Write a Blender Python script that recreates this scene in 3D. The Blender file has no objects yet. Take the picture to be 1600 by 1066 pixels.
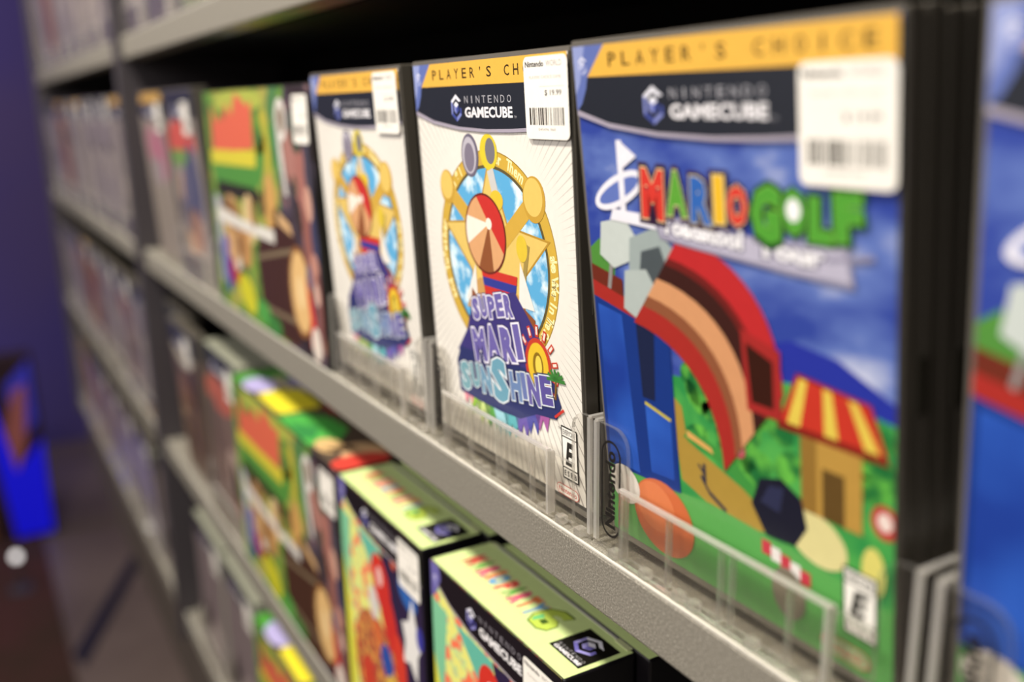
import bpy, bmesh, math, random
from mathutils import Vector, Matrix
random.seed(7)
MM = 0.001
D = bpy.data
SC = bpy.context.scene
COL = SC.collection

# ------------------------------------------------------------------ camera
def make_camera():
    yaw, pitch, roll = 1.0435, -0.2472, -0.0178
    F = Vector((-math.sin(yaw) * math.cos(pitch), math.cos(yaw) * math.cos(pitch), math.sin(pitch)))
    R = F.cross(Vector((0, 0, 1))).normalized()
    U = R.cross(F)
    R2 = math.cos(roll) * R + math.sin(roll) * U
    U2 = -math.sin(roll) * R + math.cos(roll) * U
    cd = D.cameras.new('camera')
    cd.sensor_width = 36.0
    cd.lens = 1469.03 * 36.0 / 1600.0
    cd.clip_start = 0.01
    cd.clip_end = 50
    cd.dof.use_dof = True
    cd.dof.focus_distance = 0.383
    cd.dof.aperture_fstop = 3.7
    co = D.objects.new('camera', cd)
    M = Matrix(((R2.x, U2.x, -F.x, 0.4144658), (R2.y, U2.y, -F.y, -0.1984195), (R2.z, U2.z, -F.z, 0.1729861), (0, 0, 0, 1)))
    co.matrix_world = M
    COL.objects.link(co)
    SC.camera = co
make_camera()

# ------------------------------------------------------------------ colour and light
def lin(h):
    h = h.lstrip('#')
    out = []
    for i in (0, 2, 4):
        c = int(h[i:i + 2], 16) / 255
        out.append(c / 12.92 if c <= 0.04045 else ((c + 0.055) / 1.055) ** 2.4)
    return (*out, 1.0)

SC.view_settings.view_transform = 'Standard'
SC.view_settings.look = 'None'
SC.view_settings.gamma = 1.0
SC.view_settings.exposure = 0.0
SC.view_settings.use_curve_mapping = False
SC.cycles.transparent_max_bounces = 40
W = D.worlds.new('room_ambient')
SC.world = W
W.use_nodes = True
W.node_tree.nodes['Background'].inputs[0].default_value = (1.0, 0.93, 0.86, 1)
W.node_tree.nodes['Background'].inputs[1].default_value = 0.30

def area(name, loc, target, size, power, color, sy=None):
    l = D.lights.new(name, 'AREA')
    l.energy = power
    l.color = color
    l.size = size
    if sy:
        l.shape = 'RECTANGLE'
        l.size_y = sy
    o = D.objects.new(name, l)
    o.location = loc
    o.rotation_euler = (Vector(target) - Vector(loc)).to_track_quat('-Z', 'Y').to_euler()
    COL.objects.link(o)
    return o
# ceiling track lighting in front of the shelving, and soft fill lights added out of view
area('track_light', (0.15, -0.62, 1.32), (0.0, 0.0, 0.0), 0.16, 28, (1.0, 0.94, 0.84))
area('track_light', (-0.95, -0.66, 1.36), (-0.9, 0.0, 0.0), 0.16, 22, (1.0, 0.92, 0.78))
area('soft_fill_light', (0.6, -1.9, 1.0), (-0.1, 0.0, 0.05), 0.9, 18, (1.0, 0.95, 0.91))
area('soft_fill_light', (-1.6, -1.9, 1.2), (-1.5, 0.0, 0.0), 0.9, 19, (1.0, 0.93, 0.88))
area('blue_accent_light', (-3.45, -0.5, -0.9), (-4.0, -0.1, -0.6), 0.25, 1.8, (0.10, 0.12, 1.0))
area('purple_wall_fill', (-3.1, -0.9, 0.9), (-4.0, 0.0, 0.2), 0.3, 12.0, (0.60, 0.48, 1.0))  # no visible source, added to brighten the far wall

# ------------------------------------------------------------------ materials
MATS = {}
def bsdf(name):
    m = D.materials.new(name)
    m.use_nodes = True
    return m, m.node_tree, m.node_tree.nodes['Principled BSDF']

def M(hexcol, rough=0.42, coat=0.0, spec=0.4, metal=0.0):
    key = (hexcol, rough, coat, spec, metal)
    if key in MATS:
        return MATS[key]
    m, nt, b = bsdf('ink_' + hexcol.strip('#'))
    N = nt.nodes
    noi = N.new('ShaderNodeTexNoise')
    noi.inputs['Scale'].default_value = 260
    noi.inputs['Detail'].default_value = 2
    tc = N.new('ShaderNodeTexCoord')
    nt.links.new(tc.outputs['Object'], noi.inputs['Vector'])
    mix = N.new('ShaderNodeMix')
    mix.data_type = 'RGBA'
    c = lin(hexcol)
    mix.inputs['A'].default_value = tuple(min(1, x * 0.94) for x in c[:3]) + (1,)
    mix.inputs['B'].default_value = tuple(min(1, x * 1.05) for x in c[:3]) + (1,)
    nt.links.new(noi.outputs['Fac'], mix.inputs['Factor'])
    nt.links.new(mix.outputs['Result'], b.inputs['Base Color'])
    b.inputs['Roughness'].default_value = rough
    b.inputs['Specular IOR Level'].default_value = spec
    b.inputs['Coat Weight'].default_value = coat
    b.inputs['Coat Roughness'].default_value = 0.12
    b.inputs['Metallic'].default_value = metal
    MATS[key] = m
    return m

def noise_mat(name, a, b_, scale, lo=0.4, hi=0.6, detail=4, stretch=(1, 1, 1), rough=0.42, rot=0.0, c3=None):
    m, nt, b = bsdf(name)
    N = nt.nodes
    tc = N.new('ShaderNodeTexCoord')
    mp = N.new('ShaderNodeMapping')
    mp.inputs['Scale'].default_value = stretch
    mp.inputs['Rotation'].default_value = (0, rot, 0)
    noi = N.new('ShaderNodeTexNoise')
    noi.inputs['Scale'].default_value = scale
    noi.inputs['Detail'].default_value = detail
    r = N.new('ShaderNodeValToRGB')
    r.color_ramp.elements[0].position = lo
    r.color_ramp.elements[0].color = lin(a)
    r.color_ramp.elements[1].position = hi
    r.color_ramp.elements[1].color = lin(b_)
    if c3:
        e = r.color_ramp.elements.new((lo + hi) / 2)
        e.color = lin(c3)
    L = nt.links.new
    L(tc.outputs['Object'], mp.inputs['Vector'])
    L(mp.outputs['Vector'], noi.inputs['Vector'])
    L(noi.outputs['Fac'], r.inputs['Fac'])
    L(r.outputs['Color'], b.inputs['Base Color'])
    b.inputs['Roughness'].default_value = rough
    b.inputs['Specular IOR Level'].default_value = 0.4
    return m

SKY = noise_mat('cloudy_sky_print', '#2e4297', '#c6cbe0', 17, 0.46, 0.68, 4, (1, 1, 1.9), c3='#5b71b4', rot=0.5)
BUSH = noise_mat('foliage_print', '#1d6a33', '#63b545', 120, 0.42, 0.60, 3)
GRASS = noise_mat('grass_print', '#2c8a45', '#4fa64c', 60, 0.4, 0.6, 2)
WATER = noise_mat('splash_print', '#5aa6d4', '#d9eef5', 90, 0.48, 0.62, 4)
CONF = noise_mat('confetti_print', '#e4e07a', '#f0704f', 105, 0.47, 0.57, 3, c3='#a8d49a')
CONF2 = noise_mat('party_print', '#e8a24c', '#c94336', 130, 0.42, 0.60, 3, c3='#7a4a3a')
JUNGLE = noise_mat('jungle_print', '#3a5232', '#9a9448', 30, 0.40, 0.62, 3, c3='#5f8a35')
DARKJ = noise_mat('dark_crowd_print', '#2e2326', '#a87868', 42, 0.42, 0.66, 3, (1, 1, 0.6), c3='#4b4250')
BAG = noise_mat('blue_bag_print', '#1a3a92', '#2c5cbc', 22, 0.4, 0.62, 2)
PLATE = noise_mat('mauve_print', '#75696b', '#9c8f88', 40, 0.4, 0.65, 3)

def lip_material():
    m, nt, b = bsdf('speckled_grey_powder_coat')
    N = nt.nodes; L = nt.links.new
    tc = N.new('ShaderNodeTexCoord')
    n1 = N.new('ShaderNodeTexNoise'); n1.inputs['Scale'].default_value = 1300; n1.inputs['Detail'].default_value = 2
    r = N.new('ShaderNodeValToRGB')
    r.color_ramp.elements[0].position = 0.35; r.color_ramp.elements[0].color = lin('#7d796f')
    r.color_ramp.elements[1].position = 0.78; r.color_ramp.elements[1].color = lin('#e6e0d2')
    e = r.color_ramp.elements.new(0.62); e.color = lin('#a39d91')
    L(tc.outputs['Object'], n1.inputs['Vector']); L(n1.outputs['Fac'], r.inputs['Fac']); L(r.outputs['Color'], b.inputs['Base Color'])
    bp = N.new('ShaderNodeBump'); bp.inputs['Strength'].default_value = 0.25; bp.inputs['Distance'].default_value = 0.0003
    L(n1.outputs['Fac'], bp.inputs['Height']); L(bp.outputs['Normal'], b.inputs['Normal'])
    b.inputs['Metallic'].default_value = 0.35
    b.inputs['Roughness'].default_value = 0.5
    return m
LIP = lip_material()

def acrylic(name, haze, tint=(0.97, 0.96, 0.94), rough=0.05, bend=0.0):
    m = D.materials.new(name)
    m.use_nodes = True
    nt = m.node_tree; N = nt.nodes; L = nt.links.new
    N.remove(N['Principled BSDF'])
    out = N['Material Output']
    tr = N.new('ShaderNodeBsdfTransparent'); tr.inputs[0].default_value = (*tint, 1)
    gl = N.new('ShaderNodeBsdfGlossy'); gl.inputs['Roughness'].default_value = rough
    df = N.new('ShaderNodeBsdfTranslucent'); df.inputs[0].default_value = (0.95, 0.92, 0.88, 1)
    df2 = N.new('ShaderNodeBsdfDiffuse'); df2.inputs[0].default_value = (0.95, 0.92, 0.88, 1)
    
    lw = N.new('ShaderNodeLayerWeight'); lw.inputs[0].default_value = 0.5
    pw = N.new('ShaderNodeMath'); pw.operation = 'POWER'; pw.inputs[1].default_value = 5
    L(lw.outputs['Facing'], pw.inputs[0])
    fr = N.new('ShaderNodeMath'); fr.operation = 'MULTIPLY_ADD'; fr.inputs[1].default_value = 0.5; fr.inputs[2].default_value = 0.04
    L(pw.outputs[0], fr.inputs[0])
    m0 = N.new('ShaderNodeMixShader'); m0.inputs[0].default_value = 0.5
    L(df.outputs[0], m0.inputs[1]); L(df2.outputs[0], m0.inputs[2])
    m1 = N.new('ShaderNodeMixShader'); m1.inputs[0].default_value = haze
    gs = N.new('ShaderNodeBsdfGlass'); gs.inputs['IOR'].default_value = 1.49; gs.inputs['Roughness'].default_value = 0.02
    mg = N.new('ShaderNodeMixShader'); mg.inputs[0].default_value = bend
    L(tr.outputs[0], mg.inputs[1]); L(gs.outputs[0], mg.inputs[2])
    L(mg.outputs[0] if bend else tr.outputs[0], m1.inputs[1]); L(m0.outputs[0], m1.inputs[2])
    m2 = N.new('ShaderNodeMixShader')
    L(fr.outputs[0], m2.inputs[0]); L(m1.outputs[0], m2.inputs[1]); L(gl.outputs[0], m2.inputs[2])
    L(m2.outputs[0], out.inputs['Surface'])
    return m
CLEAR = acrylic('clear_acrylic', 0.012, (0.985, 0.98, 0.965), 0.03)
EDGE = acrylic('acrylic_cut_edge', 0.13, (0.95, 0.94, 0.91), 0.05, 0.5)
RAIL = acrylic('acrylic_rim_highlight', 0.34, (0.95, 0.94, 0.91), 0.08, 0.4)  # extra white haze paints in the highlights along the rims
BLACKP = M('#544f47', 0.30, 0.0, 0.6)
SLEEVE = M('#6b665f', 0.25, 0.3, 0.6)

# ------------------------------------------------------------------ object helpers
def tag(o, label=None, cat=None, group=None, kind=None):
    if label: o['label'] = label
    if cat: o['category'] = cat
    if group: o['group'] = group
    if kind: o['kind'] = kind
    return o

def empty(name, loc=(0, 0, 0), rot=(0, 0, 0)):
    o = D.objects.new(name, None)
    o.empty_display_size = 0.02
    o.location = loc
    o.rotation_euler = rot
    COL.objects.link(o)
    return o

class MB:
    """collects boxes and prisms (millimetres) and links them as one mesh"""
    def __init__(self):
        self.v, self.f, self.m, self.mats = [], [], [], []
    def mi(self, mat):
        if mat not in self.mats: self.mats.append(mat)
        return self.mats.index(mat)
    def box(self, x0, x1, y0, y1, z0, z1, mat):
        b = len(self.v)
        for z in (z0, z1):
            for x, y in ((x0, y0), (x1, y0), (x1, y1), (x0, y1)):
                self.v.append((x * MM, y * MM, z * MM))
        i = self.mi(mat)
        for q in ((0, 3, 2, 1), (4, 5, 6, 7), (0, 1, 5, 4), (1, 2, 6, 5), (2, 3, 7, 6), (3, 0, 4, 7)):
            self.f.append(tuple(b + k for k in q)); self.m.append(i)
        return self
    def prism(self, pts, y0, y1, mat, side=None, axis='y'):
        """pts in (x,z); extruded along y"""
        b = len(self.v); n = len(pts)
        for y in (y0, y1):
            for a, c in pts:
                self.v.append((a * MM, y * MM, c * MM) if axis == 'y' else (y * MM, a * MM, c * MM))
        i = self.mi(mat); j = self.mi(side or mat)
        self.f.append(tuple(b + k for k in range(n))); self.m.append(i)
        self.f.append(tuple(b + n + k for k in reversed(range(n)))); self.m.append(i)
        for k in range(n):
            k2 = (k + 1) % n
            self.f.append((b + k2, b + k, b + n + k, b + n + k2)); self.m.append(j)
        return self
    def build(self, name, parent=None, bevel=0.0, seg=2, smooth=False):
        me = D.meshes.new(name)
        me.from_pydata(self.v, [], self.f)
        for m in self.mats: me.materials.append(m)
        for p, i in zip(me.polygons, self.m): p.material_index = i
        bm = bmesh.new(); bm.from_mesh(me)
        bmesh.ops.recalc_face_normals(bm, faces=bm.faces)
        if bevel:
            bmesh.ops.bevel(bm, geom=list(bm.edges), offset=bevel * MM, segments=seg, affect='EDGES', profile=0.5)
        bm.to_mesh(me); bm.free()
        if smooth:
            for p in me.polygons: p.use_smooth = True
        o = D.objects.new(name, me)
        COL.objects.link(o)
        if parent: o.parent = parent
        return o

def rrect(x0, x1, y0, y1, r, n=5, corners=(1, 1, 1, 1)):
    """corners: bl, br, tr, tl"""
    P = []
    for (cx, cy, a0, on) in ((x0, y0, 180, corners[0]), (x1, y0, 270, corners[1]), (x1, y1, 0, corners[2]), (x0, y1, 90, corners[3])):
        if not on:
            P.append((cx, cy)); continue
        ox = cx + r if cx == x0 else cx - r
        oy = cy + r if cy == y0 else cy - r
        for k in range(n + 1):
            a = math.radians(a0 + 90 * k / n)
            P.append((ox + r * math.cos(a), oy + r * math.sin(a)))
    return P

# ------------------------------------------------------------------ flat printed art (coloured shapes in millimetres)
TXT = {}
def glyphs(s, off=0.0, shear=0.0):
    key = (s, off, shear)
    if key in TXT: return TXT[key]
    c = D.curves.new('lettering', 'FONT')
    c.body = s; c.size = 1.0; c.offset = off; c.shear = shear; c.resolution_u = 2
    c.fill_mode = 'FRONT'
    o = D.objects.new('lettering', c)
    COL.objects.link(o)
    me = D.meshes.new_from_object(o)
    v = [(p.co.x, p.co.y) for p in me.vertices]
    f = [tuple(p.vertices) for p in me.polygons]
    D.objects.remove(o); D.curves.remove(c); D.meshes.remove(me)
    TXT[key] = (v, f)
    return TXT[key]
def bbox(v):
    xs = [p[0] for p in v]; ys = [p[1] for p in v]
    return min(xs), max(xs), min(ys), max(ys)

def clip(poly, x0, x1, y0, y1):
    def run(P, inside, inter):
        out = []
        for i in range(len(P)):
            a, b = P[i - 1], P[i]
            if inside(b):
                if not inside(a): out.append(inter(a, b))
                out.append(b)
            elif inside(a): out.append(inter(a, b))
        return out
    def ix(c): return lambda a, b: (c, a[1] + (b[1] - a[1]) * (c - a[0]) / (b[0] - a[0]))
    def iy(c): return lambda a, b: (a[0] + (b[0] - a[0]) * (c - a[1]) / (b[1] - a[1]), c)
    for ins, it in ((lambda p: p[0] >= x0, ix(x0)), (lambda p: p[0] <= x1, ix(x1)), (lambda p: p[1] >= y0, iy(y0)), (lambda p: p[1] <= y1, iy(y1))):
        poly = run(poly, ins, it)
        if len(poly) < 3: return []
    return poly

class Art:
    STEP = 0.008
    def __init__(self, x0, x1, y0, y1):
        self.r = (x0, x1, y0, y1); self.z = 0.0
        self.v, self.f, self.m, self.mats = [], [], [], []
    def up(self):
        self.z += self.STEP; return self
    def mi(self, c):
        mat = M(c, 0.36, 0.25) if isinstance(c, str) else c
        if mat not in self.mats: self.mats.append(mat)
        return self.mats.index(mat)
    def poly(self, pts, c, up=True):
        if up: self.up()
        pts = clip(list(pts), *self.r)
        if not pts: return self
        b = len(self.v)
        self.v += [(p[0], p[1], self.z) for p in pts]
        self.f.append(tuple(range(b, b + len(pts)))); self.m.append(self.mi(c))
        return self
    def ell(self, cx, cy, rx, ry, c, rot=0.0, a0=0, a1=360, up=True, n=32):
        t = math.radians(rot); P = []
        full = (a1 - a0) >= 360
        for k in range(n + (0 if full else 1)):
            a = math.radians(a0 + (a1 - a0) * k / n)
            x, y = rx * math.cos(a), ry * math.sin(a)
            P.append((cx + x * math.cos(t) - y * math.sin(t), cy + x * math.sin(t) + y * math.cos(t)))
        return self.poly(P, c, up)
    def rr(self, x0, x1, y0, y1, r, c, up=True, rot=0.0):
        P = rrect(x0, x1, y0, y1, r)
        if rot:
            t = math.radians(rot); cx, cy = (x0 + x1) / 2, (y0 + y1) / 2
            P = [(cx + (x - cx) * math.cos(t) - (y - cy) * math.sin(t), cy + (x - cx) * math.sin(t) + (y - cy) * math.cos(t)) for x, y in P]
        return self.poly(P, c, up)
    def line(self, a, b, w, c, up=True):
        d = Vector((b[0] - a[0], b[1] - a[1])); 
        n = Vector((-d.y, d.x)).normalized() * w / 2
        return self.poly([(a[0] + n.x, a[1] + n.y), (a[0] - n.x, a[1] - n.y), (b[0] - n.x, b[1] - n.y), (b[0] + n.x, b[1] + n.y)], c, up)
    def text(self, s, x, y, w, h, c, off=0.0, shear=0.0, rot=0.0, up=True, base=None, bold=0.0):
        """fits the un-offset lettering into a w x h box whose lower-left is (x,y), turned by rot about it"""
        if up: self.up()
        v0, _ = glyphs(s, bold, shear)
        bx0, bx1, by0, by1 = bbox(v0)
        if h is None: h = w * (by1 - by0) / (bx1 - bx0)
        if w is None: w = h * (bx1 - bx0) / (by1 - by0)
        v, f = glyphs(s, bold + off, shear)
        t = math.radians(rot); ct, st = math.cos(t), math.sin(t)
        b = len(self.v); mi = self.mi(c)
        sx, sy = w / max(1e-6, bx1 - bx0), h / max(1e-6, by1 - by0)
        for p in v:
            px = (p[0] - bx0) * sx; py = (p[1] - by0) * sy
            self.v.append((x + px * ct - py * st, y + px * st + py * ct, self.z))
        for q in f:
            self.f.append(tuple(b + k for k in q)); self.m.append(mi)
        return self
    def spaced(self, s, x0, x1, y, h, c, wfrac=0.62, bold=0.0):
        self.up()
        n = len(s); pitch = (x1 - x0) / (n - 1 + wfrac)
        for i, ch in enumerate(s):
            if ch == ' ': continue
            w = pitch * wfrac
            if ch in "I": self.text(ch, x0 + i * pitch + w * 0.35, y, w * 0.28, h, c, up=False, bold=bold)
            elif ch == "'": self.text(ch, x0 + i * pitch + w * 0.35, y + h * 0.65, w * 0.22, h * 0.35, c, up=False, bold=bold)
            else: self.text(ch, x0 + i * pitch, y, w, h, c, up=False, bold=bold)
        return self
    def build(self, name, parent, plane='front', origin=(0, 0, 0), backing=0.15):
        """plane front: x,v -> x,z facing -y; top: x,v -> x,y facing +z; right: x,v -> y,z facing +x"""
        ox, oy, oz = origin
        v = []
        for a, b, z in self.v:
            z = z + backing
            if plane == 'front': p = (ox + a, oy - z, oz + b)
            elif plane == 'top': p = (ox + a, oy + b, oz + z)
            else: p = (ox + z, oy + a, oz + b)
            v.append((p[0] * MM, p[1] * MM, p[2] * MM))
        me = D.meshes.new(name)
        me.from_pydata(v, [], self.f)
        for m in self.mats: me.materials.append(m)
        for p, i in zip(me.polygons, self.m): p.material_index = i
        want = {'front': Vector((0, -1, 0)), 'top': Vector((0, 0, 1)), 'right': Vector((1, 0, 0))}[plane]
        for p in me.polygons:
            if p.normal.dot(want) < 0: p.flip()
        me.update()
        o = D.objects.new(name, me)
        COL.objects.link(o)
        o.parent = parent
        return o

# ---- shared marks
def cube_mark(a, cx, cy, r, white='#e6e4ee', mid='#8f8cc9', dark='#4a4a9a', sx=0.92):
    """hexagonal open cube mark"""
    def h(k, rr): 
        t = math.radians(90 + 60 * k); return (cx + sx * rr * math.cos(t), cy + rr * math.sin(t))
    o, i = r, r * 0.70
    a.up()
    a.poly([h(0, o), h(1, o), h(1, i), h(0, i)], white, False)
    a.poly([h(1, o), h(2, o), h(2, i), h(1, i)], mid, False)
    a.poly([h(2, o), h(3, o), h(3, i), h(2, i)], dark, False)
    a.poly([h(3, o), h(4, o), h(4, i), h(3, i)], mid, False)
    p5, q5 = h(5, o), h(5, i); p4, q4 = h(4, o), h(4, i)
    f = 0.45
    a.poly([p4, (p4[0], p4[1] + (p5[1] - p4[1]) * f), (q4[0] - r * .0, q4[1] + (q5[1] - q4[1]) * f + r * .08), q4], dark, False)
    g = 0.72
    p0, q0 = h(0, o), h(0, i)
    a.poly([p0, q0, (q0[0] + (q5[0] - q0[0]) * g, q0[1] + (q5[1] - q0[1]) * g), (p0[0] + (p5[0] - p0[0]) * 1.0, p0[1] + (p5[1] - p0[1]) * 1.0)], white, False)
    c = (cx, cy + r * .02)
    k = r * 0.46
    def s(j, rr=k):
        t = math.radians(90 + 60 * j); return (c[0] + sx * rr * math.cos(t), c[1] + rr * math.sin(t))
    a.poly([c, s(1), s(0), s(5)], white, False)
    a.poly([c, s(1), s(2), s(3)], mid, False)
    a.poly([c, s(3), s(4), s(5)], dark, False)

def header(a, x0=2.0, x1=133.0, top=188.0, band='#e3b04a', black='#23262f', choice=True, corner='#5f6fae'):
    a.poly([(x0, top), (x1, top), (x1, 161), (118, 159.6), (104, 158.7), (90, 158.1), (70, 157.8), (45, 158.6), (20, 161), (x0, 165)], '#a49cab')
    a.poly([(x0, top), (x1, top), (x1, 162.8), (118, 161.2), (104, 160.2), (90, 159.6), (70, 159.2), (45, 160), (20, 162.6), (x0, 167)], black)
    yt = 177.8 if choice else 181
    a.poly([(x0, top), (20 if choice else 16, top), (9.5, yt), (8.2, 174), (5.2, 169), (x0, 166.5)], corner)
    a.poly([(x0, top), (9, top), (5, 176), (x0, 172)], '#8f9acb')
    cube_mark(a, 7.2, 181.5, 3.1, '#d9dbee', '#b9bfe0', '#8d95c9')
    if choice:
        a.poly([(20, top), (x1, top), (x1, yt), (9.5, yt)], band)
        a.spaced("PLAYER'S CHOICE", 22.0, 128.0, 180.8, 4.4, '#3a2c12', 0.56, 0.012)
    cube_mark(a, 43.8, 168.2, 6.0, '#e4e4ee', '#7d86c4', '#3e4a92')
    a.spaced('NINTENDO', 51.8, 92.0, 170.2, 3.1, '#a7a6ad', 0.62)
    a.text('GAMECUBE', 51.6, 164.0, 41.0, 4.6, '#e9e6ea', bold=0.035)
    a.text('TM', 93.6, 163.9, 2.0, 1.0, '#a7a6ad', up=False)

def rating(a, x0=117.3, y0=14.0, w=11.6, h=24.0):
    a.rr(x0, x0 + w, y0, y0 + h, 0.4, '#1c1a18')
    a.poly([(x0 + .7, y0 + h - 4.4), (x0 + w - .7, y0 + h - 4.4), (x0 + w - .7, y0 + h - .7), (x0 + .7, y0 + h - .7)], '#f2eee6')
    a.poly([(x0 + .7, y0 + 5.6), (x0 + w - .7, y0 + 5.6), (x0 + w - .7, y0 + h - 5.0), (x0 + .7, y0 + h - 5.0)], '#f2eee6', False)
    a.poly([(x0 + .7, y0 + .7), (x0 + w - .7, y0 + .7), (x0 + w - .7, y0 + 5.0), (x0 + .7, y0 + 5.0)], '#f2eee6', False)
    a.text('EVERYONE', x0 + 1.3, y0 + h - 3.8, w - 2.6, 2.4, '#1c1a18', bold=0.02)
    a.text('E', x0 + 2.4, y0 + 6.6, w - 5.2, h - 13.2, '#1c1a18', shear=0.25, bold=0.05, up=False)
    a.text('E S R B', x0 + 1.3, y0 + 1.5, w - 2.6, 2.6, '#1c1a18', bold=0.03, up=False)

def pill(a, x0, x1, y0, y1, c, back, lw=0.5, word='Nintendo'):
    r = (y1 - y0) / 2 - 0.01
    a.rr(x0, x1, y0, y1, r, c)
    a.rr(x0 + lw, x1 - lw, y0 + lw, y1 - lw, r - lw, back)
    a.text(word, x0 + (y1 - y0) * .32, y0 + (y1 - y0) * .27, (x1 - x0) - (y1 - y0) * .64, (y1 - y0) * .48, c, bold=0.02)

def chunky(a, s, x, y, w, h, fill, line='#f1eef6', dark='#2d2850', rot=0.0, gap=1.02, o1=0.075, o2=0.13, wob=0.0, sizes=None, cols=None):
    """fat outlined display lettering, letter by letter"""
    t = math.radians(rot)
    ws = [(sizes[i] if sizes else 1.0) * (0.45 if c in "I1" else 1.0) for i, c in enumerate(s)]
    tot = sum(ws); pos = 0; spots = []
    for i, c in enumerate(s):
        lw = w * ws[i] / tot
        hh = h * (sizes[i] if sizes else 1.0)
        dy = wob * (1 if i % 2 else -1)
        px, py = pos + lw * 0.06, dy - (hh - h) * 0.5
        spots.append((c, x + px * math.cos(t) - py * math.sin(t), y + px * math.sin(t) + py * math.cos(t), lw * 0.88, hh, i))
        pos += lw
    for off, col in ((o2, dark), (o1, line), (0.0, None)):
        if off == o2 and dark is None: continue
        a.up()
        for c, px, py, lw, hh, i in spots:
            f = (cols[i % len(cols)] if cols else fill) if col is None else col
            a.text(c, px, py, lw, hh, f, off=off, rot=rot + (wob * (2.5 if i % 2 else -2.5)), up=False, bold=0.06)

def arc_word(a, s, cx, cy, rx, ry, a0, a1, h, c):
    a.up(); n = len(s)
    for i, ch in enumerate(s):
        if ch == ' ': continue
        t = math.radians(a0 + (a1 - a0) * i / max(1, n - 1))
        x, y = cx + rx * math.cos(t), cy + ry * math.sin(t)
        g, _ = glyphs(ch, 0.03); b = bbox(g)
        w = h * (b[1] - b[0]) / 0.72 * 0.92; hh = h * (b[3] - b[2]) / 0.72
        a.text(ch, x, y, w, hh, c, rot=math.degrees(t) - 90, up=False, bold=0.03)

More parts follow.
